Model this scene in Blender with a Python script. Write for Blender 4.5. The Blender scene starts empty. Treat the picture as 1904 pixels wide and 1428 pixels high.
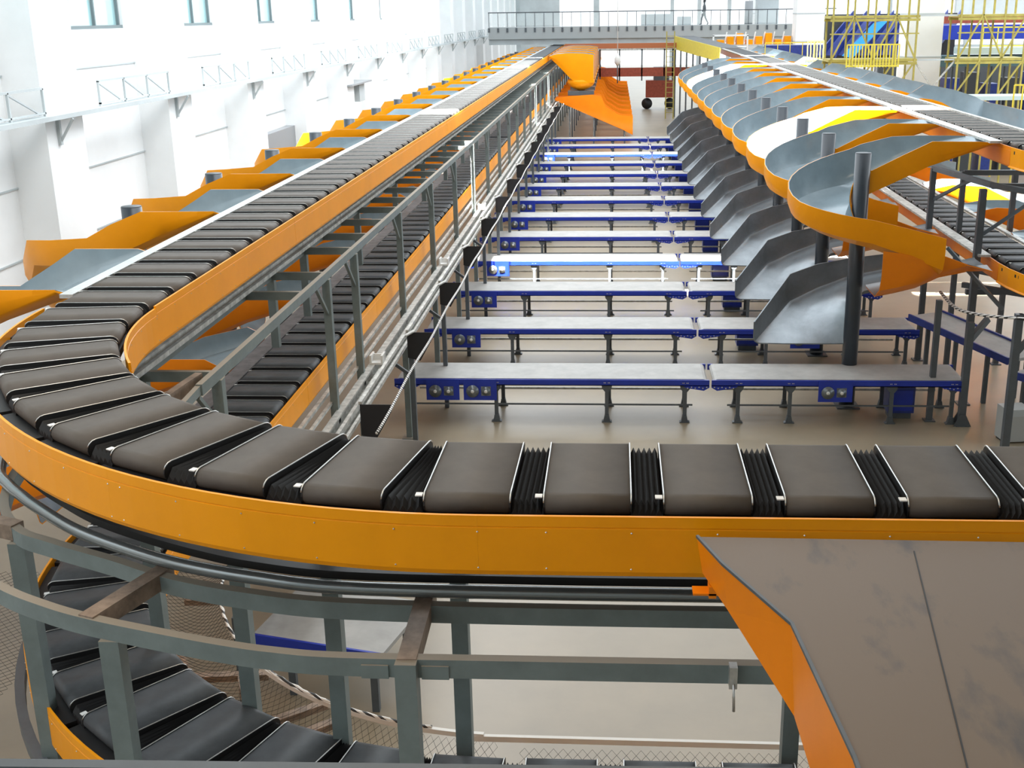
import bpy, bmesh, math, random
from math import sin, cos, pi, radians, atan2, hypot
from mathutils import Vector, Matrix
random.seed(7)
S = bpy.context.scene
C = bpy.data.collections.new('hall'); S.collection.children.link(C)

# ------------------------------------------------------------------ camera
PIT, YAW, ROL, CZ = .3066, -.0581, -.0129, 7.3242
fwd = Vector((sin(YAW)*cos(PIT), cos(YAW)*cos(PIT), -sin(PIT)))
rt0 = Vector((cos(YAW), -sin(YAW), 0)); up0 = rt0.cross(fwd)
rt = rt0*cos(ROL)+up0*sin(ROL); up = -rt0*sin(ROL)+up0*cos(ROL)
cam = bpy.data.cameras.new('camera'); co = bpy.data.objects.new('camera', cam); C.objects.link(co)
M = Matrix((rt, up, -fwd)).transposed().to_4x4(); M.translation = Vector((0, 0, CZ)); co.matrix_world = M
cam.sensor_fit = 'HORIZONTAL'; cam.sensor_width = 36; cam.lens = 2172.62/1904*36
cam.shift_x = (952-1020.95)/1904; cam.shift_y = (712.14-714)/1904*1
cam.clip_start = .05; cam.clip_end = 600
S.camera = co

# ------------------------------------------------------------------ world, exposure
S.view_settings.view_transform = 'Standard'; S.view_settings.look = 'None'
S.view_settings.gamma = 1; S.view_settings.exposure = 0.38; S.view_settings.use_curve_mapping = False
w = bpy.data.worlds.new('sky'); S.world = w; w.use_nodes = True
nt = w.node_tree; bg = nt.nodes['Background']
bg.inputs[0].default_value = (.86, .94, 1, 1); bg.inputs[1].default_value = 1.65

def area(name, loc, rot, sx, sy, power, col=(1, 1, 1), spread=180):
    l = bpy.data.lights.new(name, 'AREA'); l.shape = 'RECTANGLE'; l.size = sx; l.size_y = sy
    l.energy = power; l.color = col; l.spread = radians(spread)
    o = bpy.data.objects.new(name, l); C.objects.link(o); o.location = loc; o.rotation_euler = rot
    return o
area('mid_hall_fill', (0, 44, 13.4), (0, 0, 0), 18, 44, 2300, (.97, .99, 1))  # soft overhead fill added to brighten the middle of the hall
area('warm_hall_lamp', (-.5, 6, 13.2), (0, 0, 0), 5, 5, 260, (1, .76, .5))
# fills added for right hall and left wall, then sunlight through the roof slots
area('right_hall_fill', (20, 45, 13.3), (0, radians(-20), 0), 10, 60, 3800, (1, 1, 1))  # added area light that lifts the white columns out of grey
area('left_wall_fill', (-4.5, 26, 12.5), (0, radians(48), 0), 4, 70, 2800, (.95, .98, 1))  # added area light aimed at the left wall to whiten it
for yy in (25.9, 51.2, 62.0):
    area('roof_slot_sunlight', (2.0, yy, 13.2), (radians(24), 0, 0), 24, 1.2 if yy < 60 else .8, 1900, (1, .98, .94), 2.2)

# ------------------------------------------------------------------ materials
MATS = {}
def mat(name, col, rough=.5, metal=0, noise=0, nscale=6, bump=0, spec=.5, coat=0, col2=None, stretch=None, contrast=(.35, .65)):
    if name in MATS: return MATS[name]
    m = bpy.data.materials.new(name); m.use_nodes = True; n = m.node_tree; b = n.nodes['Principled BSDF']
    b.inputs['Base Color'].default_value = (*col, 1); b.inputs['Roughness'].default_value = rough
    b.inputs['Metallic'].default_value = metal; b.inputs['Specular IOR Level'].default_value = spec
    b.inputs['Coat Weight'].default_value = coat; b.inputs['Coat Roughness'].default_value = .15
    if noise or bump or col2:
        tc = n.nodes.new('ShaderNodeTexCoord'); nz = n.nodes.new('ShaderNodeTexNoise')
        nz.inputs['Scale'].default_value = nscale; nz.inputs['Detail'].default_value = 6; nz.inputs['Roughness'].default_value = .62
        src = tc.outputs['Object']
        if stretch:
            mp = n.nodes.new('ShaderNodeMapping'); mp.inputs['Scale'].default_value = stretch
            n.links.new(src, mp.inputs[0]); src = mp.outputs[0]
        n.links.new(src, nz.inputs['Vector'])
        if noise or col2:
            cr = n.nodes.new('ShaderNodeValToRGB')
            c2 = col2 or tuple(max(0, c*(1-noise)) for c in col)
            c1 = col if col2 else tuple(min(1, c*(1+noise)) for c in col)
            cr.color_ramp.elements[0].color = (*c2, 1); cr.color_ramp.elements[1].color = (*c1, 1)
            cr.color_ramp.elements[0].position = contrast[0]; cr.color_ramp.elements[1].position = contrast[1]
            n.links.new(nz.outputs['Fac'], cr.inputs[0]); n.links.new(cr.outputs[0], b.inputs['Base Color'])
        if bump:
            bp = n.nodes.new('ShaderNodeBump'); bp.inputs['Strength'].default_value = bump; bp.inputs['Distance'].default_value = .02
            n.links.new(nz.outputs['Fac'], bp.inputs['Height']); n.links.new(bp.outputs[0], b.inputs['Normal'])
    MATS[name] = m; return m
orange = mat('orange_powder_coat', (.93, .34, .002), .38, noise=.04, nscale=1.5, spec=.22)
orange2 = mat('shaded_orange_powder_coat', (.88, .24, .004), .36, noise=.05, nscale=1.5, spec=.3)  # same orange paint, weaker light put into the deeper colour
beltm = mat('black_rubber_belt', (.098, .083, .070), .66, noise=.10, nscale=5, spec=.3)
belt2 = mat('charcoal_rubber_belt', (.072, .078, .084), .55, noise=.2, nscale=5, spec=.4)
blk = mat('black_rubber', (.012, .012, .013), .55)
alu = mat('brushed_aluminium', (.62, .62, .60), .34, metal=.85, noise=.1, nscale=20)
alud = mat('dusty_aluminium_rail', (.50, .50, .47), .5, metal=.3, noise=.3, nscale=8)
white = mat('white_plastic', (.8, .8, .78), .5)
frame = mat('grey_green_painted_steel', (.17, .205, .20), .5, noise=.12, nscale=4, spec=.4)
def dust(m, c):
    n_ = m.node_tree; b_ = n_.nodes['Principled BSDF']; g_ = n_.nodes.new('ShaderNodeNewGeometry'); sx_ = n_.nodes.new('ShaderNodeSeparateXYZ')
    mr = n_.nodes.new('ShaderNodeMapRange'); mr.inputs[1].default_value = .6; mr.inputs[2].default_value = .9; mr.inputs[4].default_value = .75
    mx = n_.nodes.new('ShaderNodeMix'); mx.data_type = 'RGBA'; src = b_.inputs['Base Color'].links[0].from_socket
    n_.links.new(g_.outputs['True Normal'], sx_.inputs[0]); n_.links.new(sx_.outputs[2], mr.inputs[0]); n_.links.new(mr.outputs[0], mx.inputs[0])
    n_.links.new(src, mx.inputs[6]); mx.inputs[7].default_value = (*c, 1); n_.links.new(mx.outputs[2], b_.inputs['Base Color'])
dust(frame, (.30, .24, .175))
frameb = mat('dusty_brown_steel', (.26, .19, .14), .6, noise=.35, nscale=7)
darksteel = mat('dark_grey_painted_steel', (.085, .098, .11), .45, noise=.1, nscale=5)
liner = mat('blue_grey_chute_lining', (.27, .335, .37), .24, noise=.14, nscale=1.2, spec=.7, metal=.15)
galv = mat('dark_galvanised_sheet', (.21, .235, .255), .30, metal=.5, noise=.3, nscale=1.4, contrast=(.3, .7))
blue = mat('royal_blue_paint', (.012, .035, .36), .35, noise=.1, nscale=3)
beltg = mat('light_grey_conveyor_belt', (.36, .355, .34), .6, noise=.10, nscale=3)
yellow = mat('dusty_yellow_paint', (.40, .34, .08), .5, noise=.15, nscale=4)
yellowb = mat('bright_yellow_paint', (.75, .62, .06), .45, noise=.1)
whitewall = mat('white_wall_paint', (.86, .87, .87), .75, noise=.04, nscale=.6)
greywall = mat('pale_grey_paint', (.48, .52, .53), .7, noise=.08, nscale=.8)
concrete = mat('polished_beige_concrete', (.33, .268, .185), .34, nscale=.55, spec=.5, col2=(.25, .208, .148), bump=.04, contrast=(.3, .72))
bluem = mat('navy_sheet_metal', (.02, .04, .22), .4, noise=.2)
bluel = mat('sky_blue_tarpaulin', (.02, .30, .75), .45)
redm = mat('rust_red_paint', (.30, .06, .03), .5, noise=.2)
rubt = mat('machine_dark', (.05, .055, .06), .6)
brownplate = mat('scuffed_brown_plate', (.155, .110, .073), .5, col2=(.075, .062, .055), nscale=3.2, spec=.5, contrast=(.30, .46), stretch=(1.2, .5, 1))
glassm = bpy.data.materials.new('pale_window_glass'); glassm.use_nodes = True
gb = glassm.node_tree.nodes['Principled BSDF']; gb.inputs['Base Color'].default_value = (.90, .98, .98, 1)
gb.inputs['Roughness'].default_value = .1; gb.inputs['Alpha'].default_value = .16
tealglass = glassm.copy(); tealglass.name = 'teal_tinted_glass'; tg = tealglass.node_tree.nodes['Principled BSDF']
tg.inputs['Alpha'].default_value = .5; tg.inputs['Base Color'].default_value = (.42, .66, .68, 1)
# zebra rope
ropem = bpy.data.materials.new('black_white_braided_rope'); ropem.use_nodes = True
n = ropem.node_tree; b = n.nodes['Principled BSDF']; wv = n.nodes.new('ShaderNodeTexWave'); wv.inputs['Scale'].default_value = 9
wv.bands_direction = 'DIAGONAL'; wv.inputs['Distortion'].default_value = 2; cr = n.nodes.new('ShaderNodeValToRGB'); cr.color_ramp.interpolation = 'CONSTANT'
cr.color_ramp.elements[0].color = (.02, .02, .02, 1); cr.color_ramp.elements[1].color = (.75, .73, .7, 1); cr.color_ramp.elements[1].position = .42
tc = n.nodes.new('ShaderNodeTexCoord'); n.links.new(tc.outputs['Object'], wv.inputs[0]); n.links.new(wv.outputs[0], cr.inputs[0]); n.links.new(cr.outputs[0], b.inputs['Base Color'])
netm = mat('black_nylon_net', (.012, .012, .014), .7)

# ------------------------------------------------------------------ mesh builder
class MB:
    def __init__(s): s.v = []; s.f = []; s.mi = []; s.m = 0; s.smooth = False; s.sm = []
    def add(s, vs, fs):
        o = len(s.v); s.v += [tuple(p) for p in vs]
        for f in fs: s.f.append([i+o for i in f]); s.mi.append(s.m); s.sm.append(s.smooth)
        return s
    def box(s, x0, x1, y0, y1, z0, z1, T=None):
        vs = [Vector((x, y, z)) for z in (z0, z1) for y in (y0, y1) for x in (x0, x1)]
        if T: vs = [T @ v for v in vs]
        return s.add(vs, [(0, 2, 3, 1), (4, 5, 7, 6), (0, 1, 5, 4), (2, 6, 7, 3), (0, 4, 6, 2), (1, 3, 7, 5)])
    def beam(s, a, b, w, h=None, upv=(0, 0, 1)):
        h = h or w; a = Vector(a); b = Vector(b); d = (b-a).normalized(); u = Vector(upv)
        if abs(d.dot(u)) > .98: u = Vector((0, 1, 0))
        r = d.cross(u).normalized(); u = r.cross(d)
        vs = [p+r*(sx*w/2)+u*(sy*h/2) for p in (a, b) for sx, sy in ((-1, -1), (1, -1), (1, 1), (-1, 1))]
        return s.add(vs, [(0, 1, 2, 3), (7, 6, 5, 4), (0, 4, 5, 1), (1, 5, 6, 2), (2, 6, 7, 3), (3, 7, 4, 0)])
    def path(s, pts, w, h, closed=False):       # swept rectangular tube, cross-section kept upright
        P = [Vector(p) for p in pts]; rings = []
        for i, p in enumerate(P):
            a = P[max(i-1, 0)]; c = P[min(i+1, len(P)-1)]; d = (c-a).normalized(); r = d.cross(Vector((0, 0, 1))).normalized(); u = r.cross(d)
            rings.append([p+r*(sx*w/2)+u*(sy*h/2) for sx, sy in ((-1, -1), (1, -1), (1, 1), (-1, 1))])
        return s.loft(rings)
    def tube(s, pts, r, n=8):
        P = [Vector(p) for p in pts]; rings = []; sm = s.smooth; s.smooth = True
        ref = Vector((0, 0, 1))
        for i, p in enumerate(P):
            a = P[max(i-1, 0)]; c = P[min(i+1, len(P)-1)]; d = (c-a).normalized()
            if abs(d.dot(ref)) > .95: ref2 = Vector((0, 1, 0))
            else: ref2 = ref
            q = d.cross(ref2).normalized(); u = q.cross(d)
            rr = r[i] if isinstance(r, (list, tuple)) else r
            rings.append([p+q*(cos(t)*rr)+u*(sin(t)*rr) for t in [2*pi*k/n for k in range(n)]])
        s.loft(rings); s.smooth = sm; return s
    def loft(s, rings, caps=True):
        n = len(rings[0]); vs = [p for r in rings for p in r]; fs = []
        for i in range(len(rings)-1):
            for k in range(n): fs.append((i*n+k, i*n+(k+1) % n, (i+1)*n+(k+1) % n, (i+1)*n+k))
        if caps: fs.append(tuple(range(n-1, -1, -1))); fs.append(tuple((len(rings)-1)*n+k for k in range(n)))
        return s.add(vs, fs)
    def prism(s, poly, z0, z1, T=None):
        a = [Vector((x, y, z0)) for x, y in poly]; b_ = [Vector((x, y, z1)) for x, y in poly]
        if T: a = [T @ v for v in a]; b_ = [T @ v for v in b_]
        return s.loft([a, b_])
    def sheet(s, P, t):                          # flat polygon in 3-D given a thickness
        P = [Vector(p) for p in P]; nrm = Vector((0, 0, 0))
        for i in range(len(P)): nrm += P[i].cross(P[(i+1) % len(P)])
        nrm.normalize(); return s.loft([[p-nrm*t/2 for p in P], [p+nrm*t/2 for p in P]])
    def build(s, name, mats, parent=None, label=None):
        me = bpy.data.meshes.new(name); me.from_pydata(s.v, [], s.f)
        for m_ in (mats if isinstance(mats, (list, tuple)) else [mats]): me.materials.append(m_)
        me.polygons.foreach_set('material_index', s.mi); me.polygons.foreach_set('use_smooth', s.sm); me.update()
        bm = bmesh.new(); bm.from_mesh(me); bmesh.ops.recalc_face_normals(bm, faces=bm.faces); bm.to_mesh(me); bm.free()
        o = bpy.data.objects.new(name, me); C.objects.link(o)
        if parent: o.parent = parent
        if label: o['label'] = label
        return o
def tag(o, label, cat, group=None):
    o['label'] = label; o['category'] = cat
    if group: o['group'] = group
    return o
def thing(name, label, cat, loc=(0, 0, 0), rz=0, group=None):
    o = bpy.data.objects.new(name, None); C.objects.link(o); o.location = loc; o.rotation_euler = (0, 0, rz)
    o.empty_display_size = .1
    return tag(o, label, cat, group)
def struct(name, mb, m):
    o = mb.build(name, m); o['kind'] = 'structure'; return o
def copy_tree(o, parent=None, kids=None):
    c = o.copy(); C.objects.link(c); c.parent = parent
    for ch in (list(o.children) if kids is None else kids.get(o.name, [])): copy_tree(ch, c)
    return c
def place(proto, loc, rz=0, label=None, group=None, used=set()):
    if proto.name in used: o = copy_tree(proto)
    else: used.add(proto.name); o = proto
    o.location = loc; o.rotation_euler = (0, 0, rz)
    if label: o['label'] = label
    if group: o['group'] = group
    return o
ORD = ['nearest', 'second', 'third', 'fourth', 'fifth', 'sixth', 'seventh', 'eighth', 'ninth', 'tenth', 'eleventh', 'twelfth', 'thirteenth', 'fourteenth', 'fifteenth', 'sixteenth', 'seventeenth', 'eighteenth', 'nineteenth', 'twentieth']
def nth(i, what='nearest'):
    if i == 0: return what
    if i < 20: return ORD[i]+' '+what
    k = i+1; suf = 'th' if 10 <= k % 100 <= 20 else {1: 'st', 2: 'nd', 3: 'rd'}.get(k % 10, 'th')
    return f'{k}{suf} {what}'

# ------------------------------------------------------------------ the hall
struct('floor', MB().box(-11.3, 45, -4, 175, -.3, 0), concrete)
WX = -11.0; PX = -10.3
wl = MB(); BAY = 6.1; Y0 = 23.0-BAY*4; WZ = 7.12
wl.box(WX-.35, WX, -4, 175, 0, WZ)                     # wall up to the sills
wl.box(WX-.35, WX, -4, 175, 12.3, 14)
for k in range(28):
    a = Y0+k*BAY
    wl.box(WX-.35, WX, a+3.8, a+BAY, WZ, 12.3)         # piers between windows
struct('wall_left', wl, whitewall)
tr = MB()
for k in range(28):
    a = Y0+k*BAY+3.8+.35; tr.box(WX, PX, a, a+1.55, 0, 14)
struct('trim_1', tr, whitewall)                        # the pilasters
ln = MB()
for k in range(2, 26):
    a = Y0+k*BAY+5.75; e = a+BAY-1.6
    for z in (3.05, 4.35, 6.35): ln.box(WX, WX+.03, a, e, z, z+.03)
struct('trim_2', ln, greywall)                         # sheet joints on the wall
for k in range(2, 22):
    a = Y0+k*BAY; g = MB(); g.box(WX-.16, WX-.14, a, a+3.8, WZ, 12.3); g.m = 1
    for t in range(4): g.box(WX-.2, WX-.08, a+t*1.25, a+t*1.25+.05, WZ, 12.3)
    for z in (WZ, 9.0, 10.8, 12.25): g.box(WX-.22, WX-.02, a, a+3.8, z, z+.07)
    struct('window_%d' % (k-1), g, [tealglass, mat('grey_window_frame', (.16, .2, .21), .5)])
nr = MB(); nr.box(-11.3, 45, -4.3, -4, 0, 14); struct('wall_back', nr, greywall)
cl = MB(); cl.box(-11.3, 45, -4.3, 19, 14, 14.3)  # unseen; slab reaches only over the foreground, put in to darken it
for k in range(14): cl.box(-11.3, 45, 21+k*12, 21.6+k*12, 13.6, 14.3)
struct('ceiling', cl, greywall)
# far wall with its big glazed openings
FW = 128
fw = MB()
fw.box(-11.3, -8.9, FW, FW+.4, 0, 14); fw.box(-7.2, -4.2, FW, FW+.4, 0, 4.2); fw.box(-2.3, -1.7, FW, FW+.4, 0, 9.5)
fw.box(-11.3, 45, FW, FW+.4, 9.6, 14)
for x in (5.7, 8.5, 11.6, 20, 28, 36): fw.box(x, x+.35, FW-.3, FW+.4, 0, 9.6)
fw.box(-.6, 6.4, FW+.1, FW+.3, 5.2, 5.45); fw.box(8, 45, FW+.1, FW+.3, 3.4, 3.7)
struct('wall_far', fw, greywall)
for i, (x0, x1, z0, z1) in enumerate([(-8.3, -6.6, 5.9, 9.5), (-.6, 6.4, 5.5, 9.5), (-11, -8.9, 5.9, 9.5)]):
    g = MB(); g.box(x0, x1, FW+.2, FW+.22, z0, z1); struct('window_%d' % (40+i), g, glassm)
g = MB(); g.box(-9.2, -5.4, 118, 118.5, 0, 12); struct('wall_stair_tower', g, greywall)

# columns between the halls
def column(y, lab, wd=1.25, x=11.07):
    t = thing('square_column', lab, 'column', (x, y, 0), 0, 'white columns on the right')
    MB().box(-wd/2, wd/2, -wd/2, wd/2, 0, 14).build('shaft', whitewall, t)
    b_ = MB(); b_.box(-wd/2-.02, wd/2+.02, -wd/2-.02, wd/2+.02, 5.35, 5.41); b_.box(-wd/2-.02, wd/2+.02, -wd/2-.02, wd/2+.02, 7.07, 7.13)
    b_.build('joint_band', greywall, t)
column(52, 'big white square column wrapped by the yellow scaffolding', 1.45, 12.8)
column(80, 'white square column just left of the yellow scaffolding', 1.8, 12.47)
column(97, 'farthest white square column beside the footbridge', 1.2)

# ------------------------------------------------------------------ carriers
RC = 3.73; PIT_ = .6; L_ARC = RC*pi/2
def belt_profile(dy=0, r=.055, hw=.4075, top=0, cy=.0475):
    pts = [(-hw+r+.006, top+dy), (-hw+r+.03, top+dy), (0, top+dy), (hw-r-.03, top+dy), (hw-r-.006, top+dy)]
    for k in range(9): t = pi/2-k*pi/8; pts.append((hw-r+(r+dy)*cos(t), top-r+(r+dy)*sin(t)))
    pts += [(hw-r-.01, top-2*r-dy), (-hw+r+.01, top-2*r-dy)]
    for k in range(9): t = -pi/2-k*pi/8; pts.append((-hw+r+(r+dy)*cos(t), top-r+(r+dy)*sin(t)))
    return [(y+cy, z) for y, z in pts]
def yz(pr, x): return [Vector((x, y, z)) for y, z in pr]
def carrier_parts(parent, bm, curve=0):
    m = MB(); m.smooth = True; m.loft([yz(belt_profile(), -.213), yz(belt_profile(), .213)]); o1 = m.build('belt', bm, parent)
    for p in o1.data.polygons:
        if len(p.vertices) > 4: p.use_smooth = False
    for sx in (-1, 1):
        m = MB(); m.loft([yz(belt_profile(.002), sx*.213), yz(belt_profile(.002), sx*.221)]); m.build('side_plate', blk, parent)
        pr = belt_profile(.004); cyc = .0475
        pts = sorted([q for q in pr if q[1] > -.050], key=lambda q: (q[0], ))
        left = sorted([q for q in pts if q[0] < cyc-.3], key=lambda q: q[1]); right = sorted([q for q in pts if q[0] > cyc+.3], key=lambda q: -q[1])
        line = left+[q for q in pts if cyc-.3 <= q[0] <= cyc+.3]+right
        m = MB(); m.tube([(sx*.219, y, z) for y, z in line], .0042, 5); m.build('edge_strip', alu, parent)
    # pleated bellows up to the next carrier (local +x side); curve = turning angle to the next one
    m = MB(); A = []; B = []
    nx = Matrix.Rotation(curve, 4, 'Z')
    off = Vector((PIT_, 0, 0)) if not curve else Vector((RC*sin(abs(curve)), -math.copysign(RC*(1-cos(curve)), curve)*-1, 0))
    def nxt(p):
        if not curve: return p+Vector((PIT_, 0, 0))
        c0 = Vector((0, RC, 0))                      # bend centre lies inboard (+y)
        return c0+nx @ (p-c0)
    NP = 10; rings = []
    for i in range(NP+1):
        f = i/NP; z = -.022 if i % 2 else -.055; rg = []
        for y, zz in ((.41, z), (.44, z-.04), (.44, -.13), (-.352, -.13), (-.352, z-.04), (-.325, z)):
            a = Vector((.226, y, zz)); b2 = nxt(Vector((-.226, y, zz))); rg.append(a.lerp(b2, f))
        rings.append(rg)
    m.loft(rings); m.build('bellows', blk, parent)
    m = MB(); m.box(-.262, -.226, -.352, -.312, -.008, -.002); m.build('tag_plate', white, parent)
    m = MB(); m.box(-.30, .30, -.462, .46, -.16, -.105); m.box(-.30, .30, -.40, .40, -.24, -.13); m.build('chassis', blk, parent)
def make_carrier(name, bm, curve=0):
    t = thing(name, 'x', 'conveyor carrier'); carrier_parts(t, bm, curve); return t
def path_left(s, z):
    if s < 0: return (-.67-s, 5.74, z), 0
    if s < L_ARC:
        a = s/RC; return (-.67-RC*sin(a), 9.47-RC*cos(a), z), -a
    return (-4.40, 9.47+s-L_ARC, z), -pi/2
SU, SL = 5.02, 2.943
DTH = PIT_/RC
protos = {('u', 0): make_carrier('belt_carrier', beltm), ('u', 1): make_carrier('belt_carrier', beltm, DTH),
          ('l', 0): make_carrier('belt_carrier', belt2), ('l', 1): make_carrier('belt_carrier', belt2, DTH)}
i = 0; cnt = dict(front=0, bend=0, run=0)
k0 = -6
for k in range(k0, 200):
    s = .06+k*PIT_; p, r = path_left(s, SU)
    if p[1] > 62: break
    curve = 1 if .3 < s <= L_ARC+.3 else 0
    if s < 0: zone = 'front'
    elif s < L_ARC: zone = 'bend'
    else: zone = 'run'
    j = cnt[zone]; cnt[zone] += 1
    lab = {'front': 'wide black belt carrier in the foreground, %s from the right edge' % nth(j, 'first'),
           'bend': 'black belt carrier on the upper bend, %s counting from the foreground' % nth(j, 'first'),
           'run': 'dark belt carrier on the upper left straight, %s beyond the bend' % nth(j, 'first')}[zone]
    place(protos[('u', curve)], p, r, lab, 'carriers of the upper left sorter')
cnt = dict(front=0, bend=0, run=0)
for k in range(-3, 200):
    s = .24+k*PIT_; p, r = path_left(s, SL)
    if p[1] > 44: break
    curve = 1 if .3 < s <= L_ARC+.3 else 0
    zone = 'front' if s < 0 else 'bend' if s < L_ARC else 'run'
    j = cnt[zone]; cnt[zone] += 1
    lab = {'front': 'dark lower tier carrier under the foreground frame, %s from the right' % nth(j, 'first'),
           'bend': 'slate carrier on the lower bend, %s from the bottom edge' % nth(j, 'first'),
           'run': 'slate carrier on the lower left straight, %s beyond the bend' % nth(j, 'first')}[zone]
    place(protos[('l', curve)], p, r, lab, 'carriers of the lower left sorter')
# right loop: carriers run along x = 7.45, bend away to the right below y = 21.6
CRX, CRY = 7.45+RC, 21.3
def path_right(s, z, cry=CRY):
    if s < 0:
        a = -s/RC; return (7.45+RC*(1-cos(a)), cry-RC*sin(a), z), -pi/2+a
    return (7.45, cry+s, z), -pi/2
for tier, z, ymax in (('upper', SU, 62), ('lower', SL, 33)):
    j = 0
    for k in range(-5, 100):
        s = .2+k*PIT_; p, r = path_right(s, z)
        if p[1] > ymax: break
        place(protos[('u' if tier == 'upper' else 'l', 1 if s < 0 else 0)], p, r,
              'grey carrier on the %s right sorter, %s from the near end' % (tier, nth(j, 'first')), 'carriers of the %s right sorter' % tier)
        j += 1
def far_carriers(x, y0, y1, z, lab):
    m = MB()
    for k in range(int((y1-y0)/PIT_)):
        y = y0+k*PIT_; m.m = 0; m.box(x-.45, x+.45, y, y+.44, z-.1, z); m.m = 1; m.box(x-.44, x+.44, y+.44, y+.6, z-.1, z-.02)
    o = m.build('distant_carriers', [belt2, blk]); tag(o, lab, 'conveyor carriers'); o['kind'] = 'stuff'
far_carriers(-4.40, 62.4, 112, SU, 'tightly packed carriers at the far end of the upper left sorter')
far_carriers(-4.40, 44.4, 100, SL, 'tightly packed carriers at the far end of the lower left sorter')
far_carriers(7.45, 62.3, 84, SU, 'tightly packed carriers at the far end of the upper right sorter')

# ------------------------------------------------------------------ tracks (side panels, rails)
def arc(cx, cy, R, a0, a1, z, n=24):     # angle measured from -y towards -x
    return [(cx-R*sin(a0+(a1-a0)*i/n), cy-R*cos(a0+(a1-a0)*i/n), z) for i in range(n+1)]
def panel(pts, ztop, zbot, parent, screws=True, out=1, m=orange):
    """thin vertical skirt following pts in plan, with a top flange and a seam line"""
    mb = MB(); mb.smooth = False; n = len(pts); P = [Vector((p[0], p[1], 0)) for p in pts]; N = []
    for i in range(n):
        d = (P[min(i+1, n-1)]-P[max(i-1, 0)]).normalized(); N.append(Vector((d.y, -d.x, 0))*out)
    prof = [(0, ztop), (.012, ztop), (.014, ztop-.055), (.010, ztop-.058), (.010, ztop-.062), (.014, ztop-.065), (.016, zbot+.03), (.0, zbot), (-.03, zbot), (-.03, zbot+.01), (-.006, zbot+.03), (-.006, ztop)]
    rings = [[P[i]+N[i]*o+Vector((0, 0, z)) for o, z in prof] for i in range(n)]
    mb.loft(rings)
    if screws:
        mb.m = 1; L = 0
        for i in range(1, n):
            a, b2 = P[i-1], P[i]; d = (b2-a).length; u = (b2-a).normalized()
            nxt_ = math.ceil(L/.42-.001)*.42
            while nxt_ < L+d:
                c = a+u*(nxt_-L)+N[i]*.016
                for z in (ztop-.085, zbot+.045):
                    q = c+Vector((0, 0, z)); t = .006
                    mb.add([q+u*t, q+Vector((0, 0, t)), q-u*t, q-Vector((0, 0, t)), q+N[i]*.005], [(0, 1, 4), (1, 2, 4), (2, 3, 4), (3, 0, 4)])
                nxt_ += .42
            L += d
    return mb.build('side_panel', [m, alu], parent)
def track(z, lab, ymax, front=True):
    t = thing('sorter_track', lab, 'conveyor track', (0, 0, 0), 0, 'two tier sorter tracks')
    top, bot = z-.05, z-.375
    if front:
        for a, b2 in ((4.2, 2.6), (2.6, .93), (.93, -.67)): panel([(a, 5.27, 0), (b2, 5.27, 0)], top, bot, t, out=-1)
    nA = 3
    for q in range(nA):
        panel(arc(-.67, 9.47, 4.2, q*pi/2/nA, (q+1)*pi/2/nA, 0, 12), top, bot, t, out=-1)
        panel(arc(-.67, 9.47, 3.235, q*pi/2/nA, (q+1)*pi/2/nA, 0, 12), top-(.10 if q < 2 else 0), bot, t, out=1)
    if front:
        panel([(4.2, 6.235, 0), (-.67, 6.235, 0)], top-.10, bot, t, screws=False, out=1)
    y = 9.47
    while y < ymax:
        panel([(-3.905, y, 0), (-3.905, y+4.5-.006, 0)], top+.02, bot, t, screws=y < 20, out=1); y += 4.5
    m = MB(); m.box(-4.86 if z > 4 else -4.96, -4.74, 9.75, ymax, z-.03, z+.005); m.build('edge_rail', alu if z > 4 else mat('dusty_dark_ledge', (.13, .12, .12), .6, noise=.3), t)
    m = MB(); m.path([(3.4, 5.5, z-.27)]+arc(-.67, 9.47, 3.97, 0, pi/2, z-.27)+[(-4.64, ymax, z-.27)], .08, .05); m.build('running_rail', darksteel, t)
    m = MB(); m.path([(3.4, 6.0, z-.27)]+arc(-.67, 9.47, 3.47, 0, pi/2, z-.27)+[(-4.14, ymax, z-.27)], .08, .05); m.build('running_rail', darksteel, t)
    return t
track(SU, 'upper orange sided sorter track sweeping round the foreground bend', 108)
track(SL, 'lower orange sided sorter track beneath the foreground bend', 96)
def track_right(z, lab, ymax):
    t = thing('sorter_track', lab, 'conveyor track', (0, 0, 0), 0, 'two tier sorter tracks')
    top, bot = z-.05, z-.4
    for R, o in ((4.2, 1), (3.24, -1)):
        panel([(CRX-R*cos(a), CRY-R*sin(a), 0) for a in [k*pi/2/14 for k in range(15)]], top, bot, t, screws=R > 4, out=-o)
    panel([(6.985, CRY, 0), (6.985, ymax, 0)], top, bot, t, screws=False, out=-1, m=orange2)
    panel([(7.93, CRY, 0), (7.93, ymax, 0)], top, bot, t, screws=False, out=1)
    m = MB(); m.box(6.74, 6.965, CRY+.45, ymax, z-.03, z+.012); m.build('edge_rail', alud, t)
    m = MB(); m.box(7.95, 8.05, CRY+.45, ymax, z-.03, z+.012); m.build('edge_rail', alud, t)
track_right(SU, 'upper sorter track of the right loop with wide aluminium edge', 86)
track_right(SL, 'lower sorter track of the right loop glimpsed through the posts', 60)

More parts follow.
